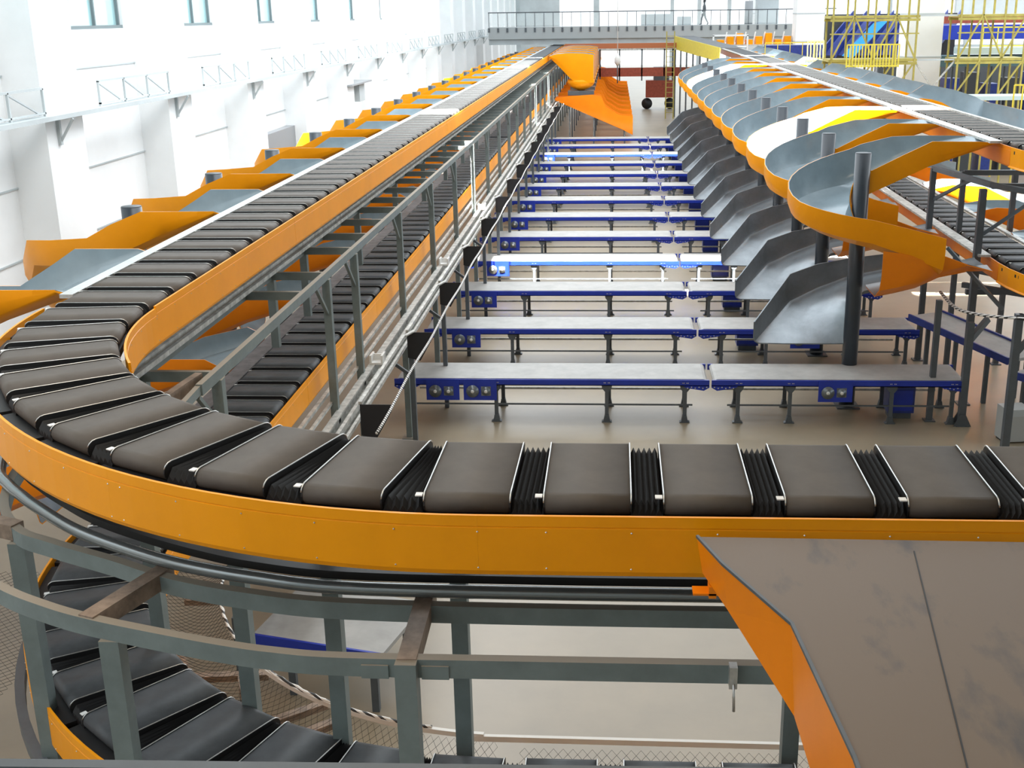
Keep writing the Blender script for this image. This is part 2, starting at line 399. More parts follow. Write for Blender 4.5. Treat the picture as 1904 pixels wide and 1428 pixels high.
# ------------------------------------------------------------------ bend frame, pipe, posts in the foreground
ZF = 4.2
def smooth(P, n=6):
    out = []; P = [Vector(p) for p in P]
    for i in range(len(P)-1):
        p0 = P[max(i-1, 0)]; p1 = P[i]; p2 = P[i+1]; p3 = P[min(i+2, len(P)-1)]
        for k in range(n):
            t = k/n; out.append(.5*((2*p1)+(p2-p0)*t+(2*p0-5*p1+4*p2-p3)*t*t+(3*p1-p0-3*p2+p3)*t**3))
    out.append(P[-1]); return out
zc = ZF-.05
outer = smooth([(3.6, 5.215, zc), (1.2, 5.215, zc), (-.38, 5.215, zc), (-1.37, 5.22, zc), (-1.75, 5.26, zc), (-2.07, 5.33, zc), (-2.5, 5.455, zc), (-2.88, 5.58, zc), (-3.18, 5.71, zc), (-3.54, 5.915, zc), (-4.1, 6.35, zc), (-4.7, 7.05, zc), (-5.05, 8.0, zc), (-5.1, 9.2, zc), (-5.1, 11, zc)])
inner = smooth([(3.6, 5.77, zc), (1.2, 5.77, zc), (-.42, 5.77, zc), (-1.5, 5.80, zc), (-2.05, 5.89, zc), (-2.57, 6.05, zc), (-3.02, 6.28, zc), (-3.52, 6.52, zc), (-3.86, 6.73, zc), (-4.2, 7.25, zc), (-4.42, 8.1, zc), (-4.42, 9.2, zc)])
t = thing('bend_support_frame', 'grey green welded tube frame carrying the foreground bend', 'support frame')
MB().path(outer, .06, .105).build('outer_rail', frame, t)
MB().path(inner, .06, .105).build('middle_rail', frame, t)
for a, b2 in (((-1.045, 5.18, ZF-.044), (-1.06, 5.98, ZF-.044)), ((-2.88, 5.56, ZF-.04), (-2.66, 6.19, ZF-.04)), ((1.6, 5.2, ZF-.04), (1.6, 6.25, ZF-.04)), ((-4.75, 7.1, ZF-.04), (-3.86, 6.75, ZF-.04))):
    MB().beam(a, b2, .10, .105).build('cross_member', frameb, t)
for x, y, n_ in ((-1.045, 5.18, 'front'), (-2.735, 5.53, 'bend'), (-3.85, 6.72, 'left'), (1.6, 5.2, 'right')):
    m = MB(); m.box(x-.055, x+.055, y-.05, y+.05, 0, ZF-.10 if n_ != 'front' else ZF+.002); m.box(x-.13, x+.13, y-.13, y+.13, 0, .015); m.build('post', frame, t)
for x in (-1.21, -.90): MB().box(x-.07, x+.07, 5.175, 5.19, ZF-.105, ZF-.03).build('splice_plate', frame, t)
for x, y in ((-.93, 6.33), (-1.72, 6.36), (-2.42, 6.72), (1.1, 6.33), (-3.35, 7.55)):
    m = MB(); m.box(x-.05, x+.05, y-.05, y+.05, 0, ZF+.35); m.build('inboard_post', frame, t)
inb = smooth([(3.6, 6.33, zc), (0, 6.33, zc), (-.93, 6.33, zc), (-1.72, 6.40, zc), (-2.42, 6.74, zc), (-3.1, 7.25, zc), (-3.4, 7.7, zc), (-3.62, 8.6, zc), (-3.72, 9.9, zc)])
MB().path(inb, .05, .08).build('inboard_rail', frame, t)
# black cable duct and steel conduit just under the orange skirt
cp = [(3.6, 5.83, 4.25), (1, 5.83, 4.25), (-.42, 5.83, 4.25), (-1.51, 5.86, 4.25), (-2.07, 5.97, 4.25), (-2.55, 6.12, 4.25), (-2.96, 6.32, 4.25), (-3.39, 6.58, 4.25), (-3.81, 6.93, 4.25), (-4.0, 7.11, 4.25), (-4.17, 7.28, 4.25), (-4.38, 7.55, 4.25), (-4.55, 8.1, 4.25), (-4.58, 9.2, 4.25)]
tag(MB().tube(smooth(cp), .04, 12).build('steel_conduit', mat('polished_grey_tube', (.26, .28, .28), .22, metal=.6)), 'shiny grey steel tube following the foreground bend under the orange skirt', 'conduit')
cp2 = [(x+.0, y+.13, z+.03) if y < 6 else (x+.10, y+.12, z+.03) for x, y, z in cp]
m = MB(); m.path(smooth(cp2), .09, .05); tag(m.build('cable_duct', blk), 'black cable duct between the orange skirt and the steel tube', 'cable duct')
# low guard bar right at the bottom of the view
tag(MB().beam((-1.75, 2.24, 5.672), (.45, 2.24, 5.700), .03, .02).build('guard_bar', darksteel), 'dark thin guard bar crossing the very bottom edge', 'rail')

# ------------------------------------------------------------------ left ladder truss
t = thing('ladder_truss', 'grey green ladder frame between the two tiers of the left sorter', 'support frame')
TX0, TX1 = -4.42, -3.70; TY1 = 100
MB().beam((TX0, 9.75, zc), (TX0, TY1, zc), .06, .105).build('top_rail', frame, t)
MB().beam((TX1, 9.75, zc), (TX1, TY1, zc), .06, .105).build('top_rail', frame, t)
MB().path(smooth([(TX0, 9.78, zc), (-4.4, 9.3, zc), (-4.25, 8.5, zc)]), .06, .105).build('curved_rail', frameb, t)
MB().path(smooth([(TX1-.12, 10.1, zc), (-3.86, 9.75, zc), (-3.88, 9.3, zc), (-3.78, 8.8, zc), (-3.62, 8.4, zc)]), .07, .11).build('curved_rail', frameb, t)
y = 10.2; ys = []
for yy in [10.17, 13.41, 14.5]: ys.append(yy)
yy = 16.16
while yy < TY1: ys += [yy, yy+1.1, yy+2.35]; yy += 3.6
for yy in ys[:60]: MB().box(TX0+.03, TX1-.03, yy-.03, yy+.03, ZF-.1, ZF).build('rung', frame, t)
posts = [10.25, 14.55]+[16.2+3.6*k for k in range(23)]
for yy in posts:
    m = MB(); m.box(TX1-.05, TX1+.05, yy-.05, yy+.05, 0, ZF-.1); m.box(TX1-.12, TX1+.12, yy-.12, yy+.12, 0, .015); m.build('post', frame, t)
for yy in posts[:14]:
    MB().box(TX0-.05, TX0+.05, yy-.05, yy+.05, SL+.25, ZF-.1).build('hanger_post', frame, t)
    MB().beam((TX1, yy-.05, ZF-.55), (TX1, yy-.55, ZF-.1), .04).build('knee_brace', frame, t)
# aluminium cable tracks beside the truss
for x, z0, nm in ((-4.28, 4.27, 'upper'), (-4.36, 4.30, 'upper')):
    o = MB().box(x-.02, x+.02, 8.9, 96, z0-.03, z0+.02).build('aluminium_busbar', alud)
    tag(o, 'slim aluminium busbar below the upper skirt, %s of the pair' % ('right one' if x > -4.3 else 'left one'), 'busbar', 'busbars under the upper left track')
for j, (x, z0, wd, h) in enumerate([(-3.84, 2.52, .05, .05), (-3.74, 2.45, .04, .04), (-3.62, 2.34, .10, .03), (-3.48, 2.30, .05, .08), (-3.38, 2.24, .04, .04)]):
    o = MB().box(x-wd/2, x+wd/2, 10.6, 78, z0-h, z0).build('aluminium_busbar', alud)
    tag(o, 'long dusty aluminium rail beside the lower orange skirt, %s outwards from it' % nth(j, 'first'), 'busbar', 'rails beside the lower left track')
m = MB(); m.box(-3.66, -3.40, 10.6, 78, 2.12, 2.14); m.box(-3.66, -3.65, 10.6, 78, 2.14, 2.22); tag(m.build('cable_tray', alud), 'long aluminium cable tray below the lower left track', 'cable tray')
for j in range(3):
    y = 16.2+j*7.2+.5; t = thing('cable_bracket', 'white cast bracket on the lower cable rails, %s to the viewer' % nth(j), 'bracket', (-3.55, y, 2.34), 0, 'brackets on the cable rails')
    MB().box(-.1, .1, -.12, .12, 0, .03).build('base_plate', white, t); MB().box(-.1, -.07, -.12, .12, .03, .14).build('web', white, t); MB().box(.07, .1, -.12, .12, .03, .14).build('web', white, t); MB().box(-.1, .1, .05, .08, .03, .12).build('web', white, t)

# safety net supports, black plates and rope on the inboard side
NX0, NX1, NZ = -3.30, -2.87, 2.5
for k in range(15):
    y = 14.25+3.6*k
    t = thing('net_support', 'black hanging plate with grey edge angle beside the rope, %s to the viewer' % nth(k), 'bracket', (0, y, 0), 0, 'net supports along the lower left sorter')
    MB().sheet([(NX0, 0, NZ), (NX1, 0, NZ), (NX1-.02, 0, NZ-.1), (NX0+.2, 0, NZ-.47), (NX0, 0, NZ-.42)], .012).build('hanging_plate', netm, t)
    MB().beam((NX0, .02, NZ+.01), (NX0-.02, 3.45, NZ-.02), .045, .045).build('edge_angle', alud, t)
    MB().beam((NX0, 3.42, NZ-.01), (NX0+.12, 3.6, NZ+.03), .06, .02).build('clip', alud, t)
    MB().beam((NX0+.05, .05, 0), (NX0+.05, .05, NZ-.3), .08).build('post', darksteel, t)
    MB().beam((NX0+.05, .05, NZ-.75), (NX0-.35, .05, NZ-.45), .05).build('strut', darksteel, t)
rp = [(NX1, y, NZ+.0+.02*sin(y*1.7)) for y in [13.2+.45*k for k in range(120)]]
tag(MB().tube(rp, .020, 6).build('net_rope', ropem), 'long black and white braided rope along the lower left sorter', 'rope')

def net(name, fn, nu, nv, lab, wire=.0035):
    me = bpy.data.meshes.new(name); vs = []; fs = []
    idx = {}
    def vid(i, j):
        if (i, j) not in idx: idx[(i, j)] = len(vs); vs.append(fn(i/nu, j/nv))
        return idx[(i, j)]
    for i in range(0, nu):
        for j in range(0, nv):
            if (i+j) % 2 == 0 and i > 0 and j > 0: fs.append([vid(i-1, j), vid(i, j-1), vid(i+1, j), vid(i, j+1)])
    me.from_pydata(vs, [], fs); me.materials.append(netm); me.update()
    o = bpy.data.objects.new(name, me); C.objects.link(o)
    md = o.modifiers.new('w', 'WIREFRAME'); md.thickness = wire; md.use_replace = True; md.use_even_offset = False
    return tag(o, lab, 'net')
def f_arc(u, v):
    a = radians(2+86*u); R = 2.74+.46*v; z = 2.66-.10*sin(pi*v); return (-.67-R*sin(a), 9.47-R*cos(a), z)
net('safety_net', f_arc, 150, 14, 'black diamond mesh net strung inside the lower bend')
net('safety_net', lambda u, v: (-.62+2.6*u, 6.24+.48*v, 2.62-.08*sin(pi*v)), 80, 14, 'black diamond mesh net along the bottom edge right of the posts')
net('safety_net', lambda u, v: (-6.6+1.7*u, 6.2+3.6*v, 2.3-.15*sin(pi*v)), 44, 96, 'black diamond mesh net outside the bend at lower left')
bars = [(-.97, 6.74, 2.68), (2.4, 6.71, 2.68)]
tag(MB().beam(bars[0], bars[1], .03, .04).build('net_bar', white), 'off white bar holding the net along the bottom edge', 'rail')
ra = arc(-.67, 9.47, 2.74, radians(4), radians(80), 2.70, 60)
tag(MB().path(ra[:34], .03, .035).build('net_bar', white), 'curved off white bar laced with net inside the lower bend', 'rail')
tag(MB().tube([(x+.006*sin(i*2.1), y+.006*cos(i*2.3), z+.02) for i, (x, y, z) in enumerate(ra[6:])], .013, 6).build('net_rope', ropem), 'short braided rope lacing the net inside the lower bend', 'rope')
t = thing('bracket_frame', 'rusty brown curved brackets inside the lower bend', 'support frame')
MB().path(arc(-.67, 9.47, 3.12, radians(18), radians(62), 2.5), .05, .10).build('curved_rail', frameb, t)
MB().path(smooth([(-3.2, 8.75, 2.5), (-2.95, 8.35, 2.52), (-2.85, 7.9, 2.52), (-2.8, 7.6, 2.52), (-2.62, 7.25, 2.52), (-2.35, 6.95, 2.5)]), .05, .11).build('curved_rail', frameb, t)
for a, b2 in (((-3.3, 7.65, 2.52), (-2.62, 7.72, 2.52)), ((-2.65, 6.93, 2.52), (-2.08, 7.3, 2.55)), ((-2.42, 6.75, 2.52), (-1.95, 7.08, 2.55)), ((-3.7, 8.9, 2.5), (-2.9, 8.95, 2.5))):
    MB().beam(a, b2, .07, .05).build('cross_member', frameb, t)
for x, y in ((-2.35, 6.95), (-3.2, 8.75)): MB().box(x-.04, x+.04, y-.04, y+.04, 0, 2.45).build('post', darksteel, t)
t = thing('lower_bend_duct', 'long curved dark duct under the lower bend', 'cable duct')
MB().path(arc(-.67, 9.47, 4.29, 0, pi/2, 2.45), .07, .1).build('duct_body', darksteel, t)

# ------------------------------------------------------------------ big brown table chute at the lower right
t = thing('discharge_chute', 'large scuffed brown discharge plate with orange skirt at lower right', 'chute')
zt = 4.93
top = [(.405, 5.13), (.50, 4.84), (.735, 4.30), (.815, 3.4), (.84, 2.4), (3.2, 2.4), (3.2, 5.10)]
m = MB(); m.prism(top, zt-.008, zt); m.build('deck_plate', brownplate, t)
edge = top[:5]
m = MB(); m.path([(x-.004, y, zt+.003) for x, y in edge], .014, .014); m.build('edge_trim', darksteel, t)
zb = [4.74, 4.70, 4.50, 4.33, 4.2]
rings = [[Vector((x-.004, y, zt-.012)), Vector((x+.012, y, zt-.012)), Vector((x+.012+.03, y, z)), Vector((x-.004+.03, y, z))] for (x, y), z in zip(edge, zb)]
m = MB(); m.loft(rings); m.build('side_skirt', orange2, t)
m = MB(); m.beam((1.39, 5.0, zt+.001), (1.17, 3.35, zt+.001), .006, .004); m.build('plate_seam', blk, t)
m = MB(); m.box(.38, .50, 5.02, 5.10, 4.675, 4.685); m.box(.455, .49, 5.02, 5.10, 4.66, 4.72); m.build('fixing_lug', orange2, t)
tc_ = thing('pipe_clamp', 'small chrome clamp with handle on the frame rail beside the orange skirt', 'clamp', (.60, 5.16, 4.16))
MB().box(-.02, .02, -.03, .03, -.06, .06).build('clamp_body', alu, tc_); MB().tube([(0, -.05, -.02), (.005, -.055, -.17)], .007, 6).build('handle', alu, tc_)

# ------------------------------------------------------------------ chute troughs
def trough(st, parent, inm, outm, names=('inner_lining', 'outer_shell'), rnd=.12, inner_wall=True):
    """st: stations (origin, lateral unit (towards the outer wall), width, inner wall height, outer wall height)"""
    rin = []; rout = []
    for O, Lt, W, hi, ho in st:
        O = Vector(O); Lv = Vector((Lt[0], Lt[1], 0)).normalized()
        def P(u, v): return O+Lv*u+Vector((0, 0, v))
        c = [(0, hi), (0, min(rnd, hi*.5+.01)), (rnd*.3, rnd*.1 if hi > .02 else 0), (W*.33, 0), (W*.66, 0), (W-rnd*1.5, rnd*.15), (W-rnd*.4, rnd*.75), (W, max(rnd*1.8, .02)), (W, ho)]
        c = [(u, min(v, ho) if u > W*.7 else v) for u, v in c]
        def off(d):
            o_ = []
            for k, (u, v) in enumerate(c):
                a = c[max(k-1, 0)]; e = c[min(k+1, len(c)-1)]; dx, dy = e[0]-a[0], e[1]-a[1]; L = hypot(dx, dy) or 1
                o_.append((u+dy/L*d, v-dx/L*d))
            return o_
        a = [P(*q) for q in c]; b2 = [P(*q) for q in off(.008)]; c2 = [P(*q) for q in off(.010)]; d2 = [P(*q) for q in off(.022)]
        rin.append(a+b2[::-1]); rout.append(c2+d2[::-1])
    for rg, nm, mm in ((rin, names[0], inm), (rout, names[1], outm)):
        m = MB(); m.smooth = False; m.loft(rg); o = m.build(nm, mm, parent)
        md = o.data
        for p in md.polygons: p.use_smooth = len(p.vertices) == 4
        md.set_sharp_from_angle(angle=radians(38))
def spiral_chute(sx=1, tall=.8, ncurve=14, big=False):
    """rail at local x=0, chute leaves towards -x (sx=1) or +x (sx=-1); local y=0 is the pole line, z absolute"""
    t = thing('spiral_chute', 'x', 'chute'); X = lambda x: x*sx; st = []
    # (straight from the rail) x, floor z, near wall top, far wall top
    for x, zf, zn, zfar, w_ in ((-.02, 4.965, 4.985, 4.99, .95), (-.30, 4.86, 5.01, 5.02, .95), (-1.15, 4.57, 5.02, 5.03, .95), (-1.65, 4.33, 4.78, 5.01, 1.0), (-2.2, 4.07, 4.50, 4.86, 1.1)):
        st.append(((X(x), .15, zf), (0, 1), w_, zn-zf, zfar-zf))
    Ri, Ro = .20, 1.30; cx = -2.40
    for k in range(ncurve+1):
        a = pi*k/ncurve; zf = 3.98-.68*k/ncurve; ho = .78-.33*min(1, 1.6*k/ncurve)+.08*k/ncurve
        ux, uy = -sin(a), cos(a)
        st.append(((X(cx+ux*Ri), uy*Ri, zf), (X(ux), uy), Ro-Ri, .42*(1-k/ncurve)+.12, ho))
    st.append(((X(-1.75), -Ri, 3.07), (0, -1), 1.1, .14, .60)); st.append(((X(-1.15), -Ri, 2.82), (0, -1), 1.1, .14, .69))
    trough(st, t, liner, orange, rnd=.17)
    # lower trough coming from the lower tier, passing under
    st = []
    for x, zf, hn in ((-.25, 2.90, .0), (-.7, 2.80, .22), (-1.08, 2.72, .44), (-1.2, 2.66, .54), (-1.5, 2.54, .62), (-1.9, 2.44, .80), (-2.2, 2.38, .90)):
        st.append(((X(x), -.02, zf), (0, -1), 1.12+.10*(x < -1.3), .02, hn))
    trough(st, t, galv, orange2, ('lower_lining', 'lower_shell'), rnd=.24)
    return t
def steel_chute(sx=1):
    t = thing('steel_outlet_chute', 'x', 'chute'); X = lambda x: x*sx; st = []
    for ix, iy, zf, ox, oy, zw in ((-1.3, .1, 2.40, -1.3, 1.45, 2.72), (-2.2, .1, 2.20, -2.25, 1.45, 2.60), (-2.45, .12, 1.98, -2.85, 1.40, 2.50), (-2.5, .10, 1.75, -3.42, 1.20, 2.34), (-2.45, -.03, 1.26, -4.23, -.03, 1.68)):
        W_ = hypot(ox-ix, oy-iy); st.append(((X(ix), iy, zf), (X(ox-ix), oy-iy), W_, .06, zw-zf))
    trough(st, t, galv, galv, ('floor_plate', 'outer_wall'), rnd=.06)
    return t
sp = spiral_chute(1); NCH = 12
YR = 21.73
def cap_pole(h, r=.145):
    t = thing('support_pole', 'x', 'pole')
    MB().tube([(0, 0, 0), (0, 0, h-.01)], r, 20).build('tube', mat('glossy_slate_pole', (.035, .045, .058), .28), t); MB().tube([(0, 0, h-.01), (0, 0, h)], r*.97, 20).build('cap', darksteel, t)
    m = MB(); m.box(-r*1.5, r*1.5, -r*1.5, r*1.5, 0, .02); m.build('foot_plate', darksteel, t); return t
pl = cap_pole(4.84); stc = steel_chute(1)
for k in range(NCH):
    y = YR+3.6*k; w_ = nth(k)
    place(sp, (6.90, y, 0), 0, 'orange spiral chute with grey lining left of the right sorter, %s to the viewer' % w_, 'spiral chutes on the right')
    place(pl, (4.50, y, 0), 0, 'dark round steel pole inside the right row of spirals, %s to the viewer' % w_, 'poles of the right spirals')
    place(stc, (6.90, y, 0), 0, 'dark sheet steel outlet chute above the blue conveyors, %s to the viewer' % w_, 'steel outlet chutes')
# chutes on the wall side of the left sorter
def wall_chute():
    t = thing('spiral_chute', 'x', 'chute'); st = []
    for x, zf, zo, zi in ((-.02, 4.965, 4.99, 4.985), (-.12, 4.90, 5.02, 5.02), (-.80, 4.66, 5.02, 5.02), (-1.05, 4.55, 5.02, 4.86), (-1.45, 4.38, 4.86, 4.62)):
        st.append(((x, 1.9, zf), (0, -1), 1.9, zi-zf, zo-zf))
    n_ = 10
    for k in range(n_+1):
        a = pi*k/n_; Ro = 1.95-.35*min(1, k/4); zf = 4.24-(.06*k if k < 3 else .18+.30*(k-2)); ux, uy = -sin(a), -cos(a)
        st.append(((-1.85+ux*.2, 2.1+uy*.2, zf), (ux, uy), Ro-.2, .3*(1-k/n_)+.08, .42))
    trough(st, t, liner, orange)
    return t
spl = wall_chute()
for k in range(22):
    y = 9.95 if k == 0 else 10.68+3.6*k
    place(spl, (-4.87, y, 0), 0, 'orange chute on the wall side of the left sorter, %s to the viewer' % nth(k), 'chutes along the wall')
pl2 = cap_pole(4.76)
for k in range(1, 21):
    place(pl2, (-6.92, 12.78+3.6*k, 0), 0, 'grey pole stub behind the wall side chutes, %s to the viewer' % nth(k-1), 'poles along the wall')
# far side of the right sorter
def far_side_chute():
    t = thing('spiral_chute', 'x', 'chute'); st = []
    for x, zf, zn, zw in ((.02, 4.965, 4.985, 5.02), (.20, 4.88, 5.01, 5.12), (.48, 4.78, 4.98, 5.31), (.75, 4.70, 4.90, 5.28), (1.3, 4.45, 4.60, 5.17), (1.9, 4.2, 4.34, 4.98)):
        st.append(((x, .15, zf), (0, 1), .95, zn-zf, zw-zf))
    for k in range(9):
        a = pi*k/8; zf = 4.05-.5*k/8; ux, uy = sin(a), cos(a); st.append(((2.2+ux*.2, uy*.2, zf), (ux, uy), 1.1, .3, .78-.3*k/8))
    trough(st, t, liner, orange); return t
spr = far_side_chute()
for k in range(12):
    place(spr, (8.04, 32.7+3.6*k, 0), 0, 'spiral chute on the far side of the right sorter, %s to the viewer' % nth(k), 'chutes beyond the right sorter')
# lower-tier orange deflectors beyond the lower left belts
dfp = thing('lower_side_chute', 'x', 'chute')
trough([((-.05, 1.8, 2.9), (0, -1), 1.8, .05, .08), ((-.3, 1.8, 2.82), (0, -1), 1.8, .25, .30), ((-.95, 1.8, 2.62), (0, -1), 1.8, .3, .50), ((-1.9, 1.8, 2.2), (0, -1), 1.8, .3, .5), ((-2.6, 1.8, 1.9), (0, -1), 1.7, .3, .5)], dfp, liner, orange2)
for k in range(14): place(dfp, (-4.97, 10.6+3.6*k, 0), 0, 'orange chute beyond the lower left belts, %s to the viewer' % nth(k), 'wall side chutes of the lower tier')

# far inboard chutes of the left sorter
def far_chute():
    t = thing('wide_chute', 'x', 'chute'); st = []
    for x, zf, zt_ in ((0, 4.95, 4.97), (.5, 4.45, 5.08), (1.0, 3.95, 5.12), (1.4, 3.55, 5.12), (2.0, 3.35, 5.10), (2.6, 3.45, 5.02)):
        st.append(((x, 0, zf), (0, 1), 1.5, zt_-zf, zt_-zf))
    trough(st, t, liner, orange, ('upper_lining', 'upper_shell'), rnd=.35)
    m = MB(); rg = []
    for k in range(6):
        z = 3.62-.12*k; r = [.78, .80, .76, .66, .48, .2][k]
        rg.append([Vector((1.85+r*cos(a), .62+r*.8*sin(a), z)) for a in [2*pi*q/18 for q in range(18)]])
    m.smooth = True; m.loft(rg); m.build('drop_bowl', orange, t)
    m = MB(); m.box(1.1, 2.6, .1, 1.2, 2.75, 3.0); m.build('bowl_collar', darksteel, t)
    st = []
    for x, zf, zt_ in ((.35, 2.50, 2.62), (1.1, 2.18, 2.72), (2.55, 1.55, 2.80), (3.0, 1.36, 2.72), (3.3, 1.23, 2.10), (4.0, .93, 1.66), (4.3, .80, 1.58), (4.87, .50, 1.56)):
        st.append(((x, 0, zf), (0, 1), 1.2, zt_-zf, zt_-zf))
    trough(st, t, orange2, orange2, ('lower_lining', 'lower_shell'), rnd=.04)
    for x in (1.2, 2.6, 4.4): MB().box(x-.04, x+.04, .0, .08, 0, {1.2: 2.1, 2.6: 1.45, 4.4: .7}[x]).build('leg', darksteel, t)
    return t
fc = far_chute()
for k in range(10):
    place(fc, (-3.84, 69.5+3.9*k, 0), 0, 'orange stepped chute hanging off the far left sorter, %s to the viewer' % nth(k), 'orange chutes in the far centre')

# ------------------------------------------------------------------ blue conveyors
YC = 20.656
def leg(x, parent, rear=False, y0=.06):
    m = MB(); y = y0 if not rear else 1.0
    m.box(x-.035, x+.035, y-.025, y+.025, .12, .60)
    m.loft([[Vector((x+dx, y+dy, z)) for dx, dy in ((-w_, -.03), (w_, -.03), (w_, .03), (-w_, .03))] for z, w_ in ((.60, .04), (.66, .085), (.73, .10))])
    m.loft([[Vector((x+dx, y+dy, z)) for dx, dy in ((-w_, -.05), (w_, -.05), (w_, .05), (-w_, .05))] for z, w_ in ((0, .095), (.015, .095), (.03, .06), (.14, .038))])
    return m.build('leg', darksteel, parent)
def motor(x, parent, w_=.62):
    m = MB(); m.box(x, x+w_, -.03, -.005, .44, .85); o = m.build('drive_guard', blue, parent)
    m = MB()
    for cx, r in ((x+.17, .12), (x+.42, .085)):
        m.add([], []); m.tube([(cx, -.035, .62), (cx, -.055, .62)], r, 14); 
    m.box(x+.33, x+.51, -.036, -.03, .53, .71); m.build('bearing_plate', galv, o)
    m = MB()
    for cx in (x+.17, x+.42): m.tube([(cx, -.055, .62), (cx, -.075, .62)], .032, 10)
    m.build('hub', white, o)
    m = MB(); m.tube([(x+.25, .1, .55), (x+.25, .75, .55)], .09, 12); m.build('gear_motor', darksteel, o)
def blue_conveyor(x0, x1, legs, motors=(), rear=True, ends='both', rail=True):
    t = thing('blue_conveyor', 'x', 'conveyor')
    m = MB(); m.smooth = False
    a = x0+.03; b2 = x1-.03
    ring = lambda x, z0, z1: [Vector((x, .04, z0)), Vector((x, 1.04, z0)), Vector((x, 1.04, z1)), Vector((x, .04, z1))]
    m.loft([ring(a, .77, .80), ring(a+.03, .75, .835), ring(a+.08, .74, .85), ring(b2-.08, .74, .85), ring(b2-.03, .75, .835), ring(b2, .77, .80)]); m.build('belt', beltg, t)
    m = MB(); m.box(x0, x1, 0, .035, .725, .838); m.box(x0, x1, 0, .06, .725, .74); m.box(x0, x1, 1.045, 1.08, .725, .838)
    for xe, s_ in ((x0, 1), (x1, -1)):
        mm = MB(); mm.prism([(xe, .70), (xe+s_*.10, .64), (xe+s_*.42, .69), (xe+s_*.48, .725), (xe, .725)], -.012, .02, Matrix(((1, 0, 0, 0), (0, 0, 1, 0), (0, 1, 0, 0), (0, 0, 0, 1))))
        mm.build('end_bracket', blue, t)
    m.m = 1
    for xe, s_ in ((x0, 1), (x1, -1)):
        for q in range(6): m.box(xe+s_*(.05+.07*q)-.012, xe+s_*(.05+.07*q)+.012, -.02, -.012, .70-.02*(q % 2), .72-.02*(q % 2))
    for x in legs:
        for dx in (-.05, -.025, .025, .05): m.box(x+dx-.008, x+dx+.008, -.008, 0, .775, .79)
    m.build('side_beam', [blue, alu], t)
    for x in legs: leg(x, t); leg(x+.04, t, True)
    if rail:
        m = MB(); m.box(x0+.3, x1-.3, .04, .06, .33, .36); m.build('tie_bar', darksteel, t)
        m = MB(); m.box(x0+.3, x1-.3, 1.0, 1.03, .33, .37); m.build('tie_bar', alud, t)
    for x in motors: motor(x, t)
    return t
bc1 = blue_conveyor(-4.1, 1.76, (-2.2, -.13, 1.32), (-3.50,))
bc2 = blue_conveyor(1.80, 6.45, (2.3, 3.25, 5.1, 6.2), (3.75,))
NC = 13
for k in range(NC):
    y = YC+3.6*k; w_ = nth(k)
    place(bc1, (0, y, 0), 0, 'long blue framed belt conveyor across the centre aisle, %s to the viewer' % w_, 'centre aisle conveyors')
    if k == 0: first_conv = bc1
    place(bc2, (0, y, 0), 0, 'blue framed belt conveyor under the right spirals, %s to the viewer' % w_, 'conveyors under the spirals')
motor(-2.80, first_conv)
# blue end cabinets below the steel chutes
cabp = thing('control_box', 'x', 'cabinet'); MB().box(-.24, .24, -.2, .2, .12, .62).build('housing', bluem, cabp); MB().box(-.2, .2, -.215, -.2, .17, .57).build('door', blue, cabp); MB().box(-.2, .2, -.16, .16, 0, .12).build('plinth', darksteel, cabp)
for k in range(NC):
    place(cabp, (3.0 if k else 5.35, YC+3.6*k+1.5-(1.0 if k == 0 else 0), 0), 0, 'navy control box on the floor by the conveyors, %s to the viewer' % nth(k), 'navy control boxes')

# tilted feeder conveyors and cabinet at the right edge
for j, (a, b2, lab) in enumerate((((6.5, 24.15, 1.2), (7.75, 21.6, 1.0), 'slanted belt feeder running away behind the right hand posts'), ((7.55, 21.0, .95), (8.9, 19.3, .95), 'short black feeder cut by the right edge'))):
    t = thing('belt_feeder', lab, 'conveyor')
    d = (Vector(b2)-Vector(a)).normalized(); r_ = Vector((d.y, -d.x, 0)).normalized()
    MB().beam(a, b2, .8, .06).build('belt', beltg, t)
    for s_ in (-1, 1): MB().beam(Vector(a)+r_*s_*.42, Vector(b2)+r_*s_*.42, .04, .14).build('side_beam', bluem, t)
    for f in (.2, .8):
        p = Vector(a).lerp(Vector(b2), f)
        for s_ in (-1, 1): q = p+r_*s_*.38; MB().box(q.x-.04, q.x+.04, q.y-.04, q.y+.04, 0, q.z-.05).build('leg', darksteel, t)
t = thing('equipment_case', 'pale grey metal case standing on the floor at the right edge', 'case', (7.05, 19.9, 0), radians(8))
MB().box(-.22, .22, -.2, .2, .03, .62).build('body', mat('pale_grey_case', (.42, .43, .42), .5), t); MB().box(-.21, .21, -.21, -.2, .5, .6).build('front_band', greywall, t)
for x in (-.18, .18): MB().box(x-.03, x+.03, -.15, .15, 0, .03).build('foot', blk, t)

t = thing('blue_conveyor', 'grey topped blue conveyor end seen below the foreground frame at lower left', 'conveyor')
pb = [(-3.95, 11.25), (-2.44, 10.87), (-2.15, 12.0), (-3.7, 12.5)]
MB().prism(pb, .80, .85).build('belt', beltg, t)
MB().sheet([(-3.97, 11.22, .66), (-2.42, 10.84, .80), (-2.42, 10.84, .86), (-3.97, 11.22, .86)], .03).build('side_beam', blue, t)
for x, y in ((-3.6, 11.4), (-2.6, 11.1), (-3.5, 12.3), (-2.4, 12.0)): MB().box(x-.04, x+.04, y-.04, y+.04, 0, .8).build('leg', darksteel, t)
